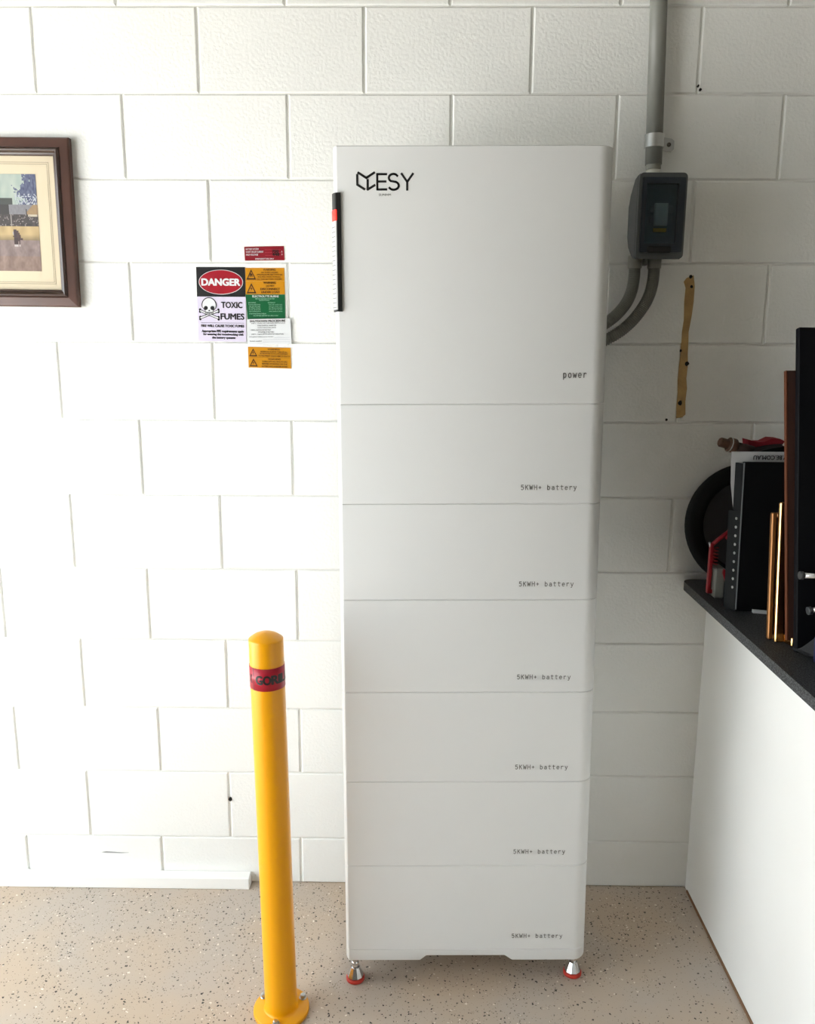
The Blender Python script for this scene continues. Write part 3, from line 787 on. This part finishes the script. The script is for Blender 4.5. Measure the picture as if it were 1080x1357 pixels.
# ------------------------------------------------------------------ conduit, saddle clamp, isolator box
cd = empty('conduit', (1.4935, -.0265, 1.95), 'rigid grey conduit pipe running up the wall from the isolator box', 'conduit'); O = (1.4935, -.0265, 1.95)
def cp(z): return (1.4935 - (z - 1.96) * .0262, -.0265, z)
MB().tube([cp(1.972), cp(ZC)], .0198, 28).build('pipe', M_pvc, cd, O)
MB().tube([cp(1.9435), cp(1.9625)], .0165, 28).build('adaptor', M_coll, cd, O)
MB().tube([cp(1.9605), cp(1.9625), cp(2.020)], [.0170, .0178, .0178], 28).build('coupling', mat('grey_pvc_socket', (140, 140, 131), .4), cd, O)
cl = empty('saddle_clamp', (1.493, 0, 2.025), 'shiny galvanised saddle clamp holding the conduit to the wall above the box', 'clamp'); O = (1.493, 0, 2.025)
c0 = cp(2.029)
b_ = MB(); vs = []; n = 26
for i in range(n + 1):
    a = math.radians(-205 + 230 * i / n)
    for rr, z in ((.0212, 2.0105), (.0228, 2.0105), (.0228, 2.0405), (.0212, 2.0405)):
        vs.append((c0[0] + rr * math.cos(a), c0[1] + rr * math.sin(a), z))
fs = []
for i in range(n):
    for k_ in range(4):
        fs.append((i * 4 + k_, i * 4 + (k_ + 1) % 4, i * 4 + 4 + (k_ + 1) % 4, i * 4 + 4 + k_))
b_.add(vs, fs, True); st_ = b_.build('strap', M_steel, cl, O); sharp(st_)
tab = [(1.5115, 2.0105), (1.540, 2.0065), (1.5465, 2.012), (1.5465, 2.031), (1.540, 2.0365), (1.5115, 2.0405)]
MB().prism(tab, -.0045, -.0005).build('tab', M_steel, cl, O)
MB().box((1.5098, -.024, 2.0105), (1.5140, -.001, 2.0405)).build('tab_bend', M_steel, cl, O)
sc_ = MB(); T = Matrix.Translation((1.5335, -.0045, 2.0225)) @ Matrix.Rotation(math.radians(90), 4, 'X')
sc_.lathe([(.0052, 0), (.005, .002), (.0035, .0034), (.0005, .0036)], n=18, M=T, cap=False); sc_.build('screw', mat('dark_steel', (90, 84, 78), .4, metal=.9), cl, O)

ib = empty('isolator_box', (1.50, 0, 1.745), 'dark grey electrical isolator box with tinted window, mounted on the wall right of the tower', 'electrical box'); O = (1.50, 0, 1.745)
bz0, bz1, bxl, bxr, bf = 1.7462, 1.9408, 1.4445, 1.5570, -.096
# body: deep in the middle, stepping towards the front at top and bottom; left side bellied
side = [(-.060, bz0 + .004), (-.014, bz0 + .030), (-.003, bz0 + .055), (-.003, bz1 - .060), (-.014, bz1 - .034), (-.060, bz1 - .004), (-.084, bz1), (-.084, bz0)]
def body_rings():
    q = MB(); xs = [(bxl, .004), (bxl + .004, 0), (bxr - .004, 0), (bxr, .004)]
    vs = []; n = len(side)
    cy, cz = -.05, (bz0 + bz1) / 2
    for x, i in xs:
        for y, z in side:
            vs.append((x, y + (i if y < cy else -i) * (0 if y > -.004 else 1), z + (i if z < cz else -i)))
    fs = []
    for a in range(3):
        for k_ in range(n): fs.append((a * n + k_, a * n + (k_ + 1) % n, (a + 1) * n + (k_ + 1) % n, (a + 1) * n + k_))
    fs += [tuple(range(n))[::-1], tuple(3 * n + k_ for k_ in range(n))]
    return q.add(vs, fs)
body_rings().build('housing', M_encl, ib, O)
def rrect(x0, x1, z0, z1, r, n=5):
    p = []
    for cx, cz, a0 in ((x1 - r, z1 - r, 0), (x0 + r, z1 - r, 90), (x0 + r, z0 + r, 180), (x1 - r, z0 + r, 270)):
        for i in range(n + 1):
            a = math.radians(a0 + 90 * i / n); p.append((cx + r * math.cos(a), cz + r * math.sin(a)))
    return p
def ring_frame(q, A, B, y0, y1):
    n = len(A); vs = [(x, y1, z) for x, z in A] + [(x, y0, z) for x, z in A] + [(x, y0, z) for x, z in B] + [(x, y1, z) for x, z in B]
    fs = []
    for k_ in range(n):
        k2 = (k_ + 1) % n
        for a, b in ((0, 1), (1, 2), (2, 3), (3, 0)): fs.append((a * n + k_, a * n + k2, b * n + k2, b * n + k_))
    q.add(vs, fs)
q = MB(); ring_frame(q, rrect(bxl, bxr, bz0, bz1, .010), rrect(bxl + .007, bxr - .004, bz0 + .014, bz1 - .010, .004), -.0985, -.083)
fr_ = q.build('lid_frame', M_encl, ib, O)
wx0, wx1, wz0, wz1 = bxl + .0075, bxr - .0045, bz0 + .0145, bz1 - .0105
q = MB(); ring_frame(q, rrect(wx0, wx1, wz0, wz1, .004), rrect(wx0 + .0095, wx1 - .0155, wz0 + .020, wz1 - .014, .003), -.101, -.090)
q.build('window_surround', M_bz, ib, O)
MB().cbox((wx0 + .008, -.0985, wz0 + .018), (wx1 - .014, -.0965, wz1 - .012), .0006).build('window', M_tint, ib, O)
q = MB(); q.cbox((wx0 + .017, -.1075, wz0 - .0015), (wx1 - .026, -.1005, wz0 + .0135), .003); q.build('lid_latch', M_blackpl, ib, O)
MB().box((wx0 + .006, -.0848, wz0 + .012), (wx1 - .010, -.0835, wz1 - .010)).build('cover_plate', mat('dark_inner_plate', (104, 118, 124), .5), ib, O)
bk = MB(); bk.cbox((1.4855, -.0955, 1.822), (1.5165, -.0848, 1.8735), .0012); br = bk.build('breaker', M_brk, ib, O)
for x0_, x1_ in ((1.4755, 1.4850), (1.5185, 1.5305)):
    MB().cbox((x0_, -.090, 1.8265), (x1_, -.0848, 1.8455), .001).build('terminal_cover', M_brkw, ib, O)
    MB().cbox((x0_, -.090, 1.853), (x1_, -.0848, 1.869), .001).build('terminal_cover', M_brkw, ib, O)
MB().box((1.4855, -.0925, 1.8085), (1.5155, -.0849, 1.8165)).build('yellow_tag', M_ylab, ib, O)
for gx in (1.4565, 1.5040):
    MB().tube([(gx, -.047, 1.7275), (gx, -.047, 1.7300), (gx, -.047, 1.757)], [.0155, .0165, .0165], 20).build('cable_gland', M_coll if False else mat('grey_gland', (138, 138, 130), .45), ib, O)
MB().cbox((1.4765, -.056, 1.7345), (1.4845, -.038, 1.752), .001).build('link_plate', M_pvc, ib, O)

def bez(P, n):
    out = []
    m = len(P)
    for i in range(m - 1):
        p0, p1, p2, p3 = [Vector(P[max(0, min(m - 1, i + k_))]) for k_ in (-1, 0, 1, 2)]
        for j in range(n):
            t = j / n
            out.append(.5 * ((2 * p1) + (-p0 + p2) * t + (2 * p0 - 5 * p1 + 4 * p2 - p3) * t * t + (-p0 + 3 * p1 - 3 * p2 + p3) * t ** 3))
    out.append(Vector(P[-1])); return out
for P, lab in (([(1.4565, -.047, 1.729), (1.4560, -.047, 1.700), (1.449, -.049, 1.665), (1.430, -.054, 1.632), (1.395, -.062, 1.600), (1.34, -.066, 1.570), (1.27, -.066, 1.545)], 'left grey corrugated conduit bending from the isolator box behind the tower'),
               ([(1.5040, -.047, 1.729), (1.5030, -.048, 1.700), (1.495, -.052, 1.665), (1.478, -.056, 1.632), (1.448, -.060, 1.595), (1.405, -.062, 1.563), (1.34, -.064, 1.535), (1.26, -.064, 1.515)], 'right grey corrugated conduit, the longer bend from the isolator box behind the tower')):
    pts = bez(P, 40); rr = [.0138 + (.0009 if (i % 4) < 2 else -.0007) for i in range(len(pts))]
    o = MB().tube(pts, rr, 14).build('flexible_conduit', M_flex, None, P[0]); tag(o, lab, 'conduit', 'flexible conduits under the isolator box')

# ------------------------------------------------------------------ things on the worktop
ZT = .9275
# wheel leaning on the wall
tc_ = Vector((1.779, -.060, ZT + .1605))
T = Matrix.Translation(tc_) @ Matrix.Rotation(math.radians(-8), 4, 'X') @ Matrix.Rotation(math.radians(90), 4, 'X')
wh = empty('wheel', (1.779, -.05, ZT), 'black rubber tyre around a grey disc, leaning on the wall behind the worktop', 'wheel')
O = (1.779, -.05, ZT)
q = MB(); R0, r0 = .137, .0235; vs = []; fs = []; NU, NV = 56, 14
for i in range(NU):
    a = 2 * math.pi * i / NU
    for j in range(NV):
        b = 2 * math.pi * j / NV
        rr = R0 + r0 * math.cos(b) * 1.0; flat = max(-.8, min(.8, math.sin(b))) * r0 * .95
        vs.append(T @ Vector((rr * math.cos(a), rr * math.sin(a), flat)))
for i in range(NU):
    for j in range(NV):
        fs.append((i * NV + j, ((i + 1) % NU) * NV + j, ((i + 1) % NU) * NV + (j + 1) % NV, i * NV + (j + 1) % NV))
q.add(vs, fs, True); q.build('tyre', M_rub, wh, O)
q = MB(); q.lathe([(.001, .006), (.03, .006), (.033, .010), (.09, .003), (.112, .005), (.118, .010), (.118, -.010), (.001, -.010)], n=48, M=T, cap=False); q.build('disc', M_disc, wh, O)
# red clamp tool with coil spring and grey block
cx_, cy_ = 1.655, -.160
ct = empty('hand_clamp', (1.668, cy_, ZT), 'red metal tool with coil spring and pale grey block, standing in front of the wheel', 'tool'); O = (1.668, cy_, ZT)
q = MB(); q.cbox((1.6515, -.166, ZT + .010), (1.6605, -.154, 1.064), .0015); q.cbox((1.6515, -.166, ZT + .008), (1.680, -.154, ZT + .018), .0015); q.build('upright', M_redm, ct, O)
MB().tube([(1.656, -.160, 1.058), (1.672, -.160, 1.073), (1.702, -.160, 1.098)], .0052, 8).build('arm', M_redm, ct, O)
q = MB(); q.prism([(1.690, 1.074), (1.700, 1.073), (1.705, 1.098), (1.722, 1.130), (1.714, 1.137), (1.697, 1.108)], -.168, -.153); q.build('jaw', M_redm, ct, O)
MB().tube([(1.705, -.156, 1.112), (1.712, -.156, 1.150)], .0025, 8).build('pin', M_steel, ct, O)
MB().tube([(1.650, -.161, 1.066), (1.655, -.161, 1.052)], .0032, 8).build('end_rivet', M_steel, ct, O)
MB().tube([(1.6675 + .0062 * math.cos(t * .7), -.160 + .0062 * math.sin(t * .7), 1.052 - t * .00095) for t in range(46)], .0016, 6).build('spring', M_redm, ct, O)
MB().cbox((1.664, -.180, ZT), (1.689, -.135, 1.004), .003).build('block', M_gblk, ct, O)
q = MB(); q.prism([(1.682, 1.004), (1.689, .999), (1.694, .972), (1.688, .970), (1.680, .993)], -.186, -.18); q.build('latch', M_redm, ct, O)

def lean_thing(name, x0, x1, yb, yt, zt, th, label, cat, zb=0.0, roll_=0.0):
    """upright board leaning back: bottom front edge at yb on the worktop, top front edge at yt, height along zt"""
    ang = math.atan2(yt - yb, zt - ZT - zb); ln = (zt - ZT - zb) / math.cos(ang)
    o = empty(name, (x0, yb, ZT + zb + th * math.sin(ang)), label, cat)
    o.rotation_euler = (-ang, roll_, 0)
    return o, ln
# dark binder with studded spine
bd, ln = lean_thing('ring_binder', 1.676, 2.0, -.287, -.266, 1.279, .03, 'black ring binder with studded grey spine standing left of the gold frames', 'binder')
q = MB(); q.cbox((0, 0, .0), (.26, .003, ln), .001); q.build('front_cover', M_dkb, bd)
q = MB(); q.cbox((.0015, -.0015, .004), (.0045, -.0001, ln - .002), .0004); q.build('cover_edge', mat('grey_edge', (92, 96, 100), .4), bd)
q = MB(); q.prism([(-.0005, .0005), (.002, .003), (-.006, .040), (-.012, .040)], 0, .235, 'z'); q.prism([(-.0005, .0005), (.002, .003), (.0, .030), (-.006, .030)], .235, ln - .004, 'z'); q.build('spine', M_dkg, bd)
q = MB()
for i in range(9):
    z = .055 + i * .0205
    T = Matrix.Translation((-.0035, .0105, z)) @ Matrix.Rotation(math.radians(-75), 4, 'Z') @ Matrix.Rotation(math.radians(90), 4, 'X')
    MB().lathe([(.0034, -.001), (.0034, .0012), (.0022, .002), (.0004, .0022)], n=10, M=T, cap=False).build('stud', M_steel, bd)
q = MB(); q.cbox((.001, .026, .004), (.255, .029, ln - .006), .001); q.build('rear_cover', M_dkb, bd)
# white sheet behind the binder
sh, ln = lean_thing('paper_sheet', 1.660, 1.9, -.250, -.232, 1.300, .001, 'white printed sheet standing upside down behind the black binder', 'paper')
MB().prism([(.05, 0), (.21, 0), (.21, ln), (0, ln), (.003, ln * .8)], 0, .0015).build('sheet', M_sheet, sh)
q = MB(); text_into(q, 'WWW.BE.COM.AU', .162, .052, ln - .0085, ln - .0185, lambda x, z: (x, -.0005, z), .025); q.build('lettering', M_black, sh)
# white sliver of paper lying before the binder
o = MB().prism([(1.716, -.298), (1.750, -.306), (1.752, -.301), (1.716, -.290)], ZT + .0005, ZT + .008, 'z').build('paper_scrap', M_sheet, None, (1.716, -.3, ZT)); tag(o, 'small white paper scrap lying at the foot of the black binder', 'paper')
# black rounded bag top, rusty coupling, red and off-white cloth on top of what stands behind
hb_ = MB()
vs = []; fs = []
prof2 = []
for i in range(13):
    t = i / 12; prof2.append((1.702 + .26 * t, 1.284 + .026 * math.sin(math.pi * min(1, t * 1.15)) ** .8))
poly = [(1.702, ZT)] + prof2 + [(1.95, ZT)]
o = MB().prism(poly, -.205, -.140).build('soft_case', M_dkb, None, (1.80, -.17, ZT)); tag(o, 'black soft case with curved top, standing behind the white sheet', 'case')
rc = empty('hose_coupling', (1.69, -.165, 1.29), 'rusty brown hose coupling poking out left on top of the black soft case', 'coupling'); O = (1.69, -.165, 1.29)
d0 = Vector((1.6505, -.175, 1.3165)); d1 = Vector((1.7350, -.165, 1.2935)); ax_ = (d1 - d0)
Q = lambda t: d0 + ax_ * t
MB().tube([Q(0), Q(.02), Q(.26)], [.0095, .0115, .0115], 8, False).build('hex_end', M_rust, rc, O)
MB().tube([Q(.25), Q(.28), Q(.46), Q(.52)], [.0125, .0175, .0175, .0125], 16).build('collar', M_rust, rc, O)
MB().tube([Q(.5), Q(.7), Q(1.0)], [.0115, .0120, .0125], 14).build('tail', mat('dark_brown_rubber', (58, 38, 34), .7), rc, O)
MB().tube([Q(.285), Q(.315)], .0182, 16).build('wire_band', M_steel, rc, O)
o = MB().prism([(1.729, 1.3195), (1.7340, 1.318), (1.7525, 1.3135), (1.768, 1.314), (1.786, 1.323), (1.805, 1.322), (1.814, 1.318), (1.822, 1.311), (1.80, 1.300), (1.74, 1.286), (1.734, 1.290)], -.150, -.110).build('red_cloth', M_redc, None, (1.78, -.13, 1.286)); tag(o, 'crumpled red cloth lying behind the rusty coupling on the soft case', 'cloth')
vs = []
o = MB().lathe([(.001, -.013), (.02, -.011), (.031, 0), (.024, .011), (.010, .0155), (.001, .016)], c=(1.828, -.185, 1.3065), n=14, cap=False).build('white_rag', M_whc, None, (1.828, -.185, 1.30)); tag(o, 'small off-white rag beside the red cloth, above the black soft case', 'cloth')

def pic_frame(name, x0, w, yb, yt, zt, m, label, wd=.016, th=.014, mp=M_pic, lip=0.0):
    o, ln = lean_thing(name, x0, 0, yb, yt, zt, th, label, 'picture frame')
    def rl(nm, a, b):
        q = MB(); q.cbox(a, b, .002); q.build(nm, m, o)
    rl('stile', (0, 0, 0), (wd, th, ln)); rl('stile', (w - wd, 0, 0), (w, th, ln))
    rl('rail', (wd, lip, 0), (w - wd, th, wd)); rl('rail', (wd, 0, ln - wd), (w - wd, th, ln))
    MB().box((wd, th * .55, wd), (w - wd, th * .85, ln - wd)).build('picture', mp, o)
    q = MB(); q.cbox((wd, .003, wd), (wd + .006, th * .6, ln - wd), .001); q.cbox((wd, .003, wd), (w - wd, th * .6, wd + .006), .001); q.build('liner', M_wood2, o)
    return o
pic_frame('picture_frame', 1.6835, .30, -.500, -.466, 1.222, M_gold, 'bright gold picture frame leaning in front of the brown board on the worktop', .0185, .010, lip=-.036)
pic_frame('picture_frame', 1.676, .28, -.482, -.448, 1.196, M_gold2, 'thin dull gold picture frame just behind the bright gold one', .010, .012)
BX0, BR, TX0, TR = 1.6940, -.0177, 1.6995, .0055
bw, ln = lean_thing('brown_board', BX0, 2.1, -.531, -.431, 1.491, .010, 'tall dark brown wooden board standing before the bright gold frame, left of the black panel', 'board', .0155, BR)
q = MB(); q.cbox((.003, 0, 0), (.36, .009, ln), .001); q.build('panel', M_brown, bw)
q = MB(); q.cbox((0, -.0006, 0), (.0032, .0096, ln), .0005); q.build('edge_strip', mat('brown_edge', (84, 46, 28), .7, spec=.2), bw)
bp2, ln = lean_thing('folding_table', TX0, 2.1, -.566, -.431, 1.577, .017, 'large black folded table with chrome tubes leaning at the right edge of the worktop', 'table', 0, TR)
q = MB(); q.cbox((0, 0, 0), (.42, .016, ln), .002); q.build('table_panel', M_navy, bp2)
for (a, b) in (((.001, -.016, .158), (.30, -.016, .150)), ((.013, -.026, .088), (.30, -.026, .128))):
    tb_ = MB().tube([a, b], .0062, 16).build('chrome_tube', M_chrome, bp2)
    a = Vector(a); b = Vector(b); d = (b - a).normalized()
    MB().tube([a - d * .003, a + d * .004], .0082, 16).build('end_cap', mat('grey_cap', (96, 98, 100), .35, metal=.8), tb_)
    MB().box((.16, -.024, a.z - .006 + (.02 if a.x > .02 else 0)), (.18, .001, a.z + .012 + (.02 if a.x > .02 else 0))).build('bracket', M_blackpl, bp2)
# blue bag with black strap at the right edge
bg_ = empty('fabric_bag', (1.79, -.66, ZT), 'dark blue fabric bag with a black strap at the right edge of the worktop', 'bag'); O = (1.79, -.66, ZT)
q = MB(); vs = []; fs = []; rings = [(0, .078, .058), (.008, .090, .066), (.05, .092, .068), (.10, .085, .055), (.13, .07, .03), (.138, .05, .012)]
for z, a, b in rings:
    for k_ in range(24):
        t = 2 * math.pi * k_ / 24; ce, se = math.cos(t), math.sin(t)
        vs.append((1.797 + a * math.copysign(abs(ce) ** .6, ce) * (1 + .03 * math.sin(5 * t + z * 40)), -.655 + b * math.copysign(abs(se) ** .6, se), ZT + z))
for i in range(len(rings) - 1):
    for k_ in range(24): fs.append((i * 24 + k_, i * 24 + (k_ + 1) % 24, i * 24 + 24 + (k_ + 1) % 24, i * 24 + 24 + k_))
q.add(vs, fs, True); q.f.append(tuple(range(24))[::-1]); q.sm.append(False); q.f.append(tuple(120 + k_ for k_ in range(24))); q.sm.append(False)
q.build('bag_body', M_blue, bg_, O)
P = bez([(1.700, -.575, ZT + .008), (1.706, -.595, ZT + .014), (1.726, -.615, ZT + .045), (1.752, -.640, ZT + .085), (1.80, -.655, ZT + .135)], 8)
q = MB()
for i in range(len(P) - 1):
    a, b = P[i], P[i + 1]
    q.add([a + Vector((-.006, .016, 0)), a + Vector((.006, -.016, 0)), b + Vector((.006, -.016, 0)), b + Vector((-.006, .016, 0)), a + Vector((-.006, .016, .004)), a + Vector((.006, -.016, .004)), b + Vector((.006, -.016, .004)), b + Vector((-.006, .016, .004))],
          [(0, 1, 2, 3), (4, 7, 6, 5), (0, 4, 5, 1), (3, 2, 6, 7), (0, 3, 7, 4), (1, 5, 6, 2)])
q.build('strap', M_strap, bg_, O)
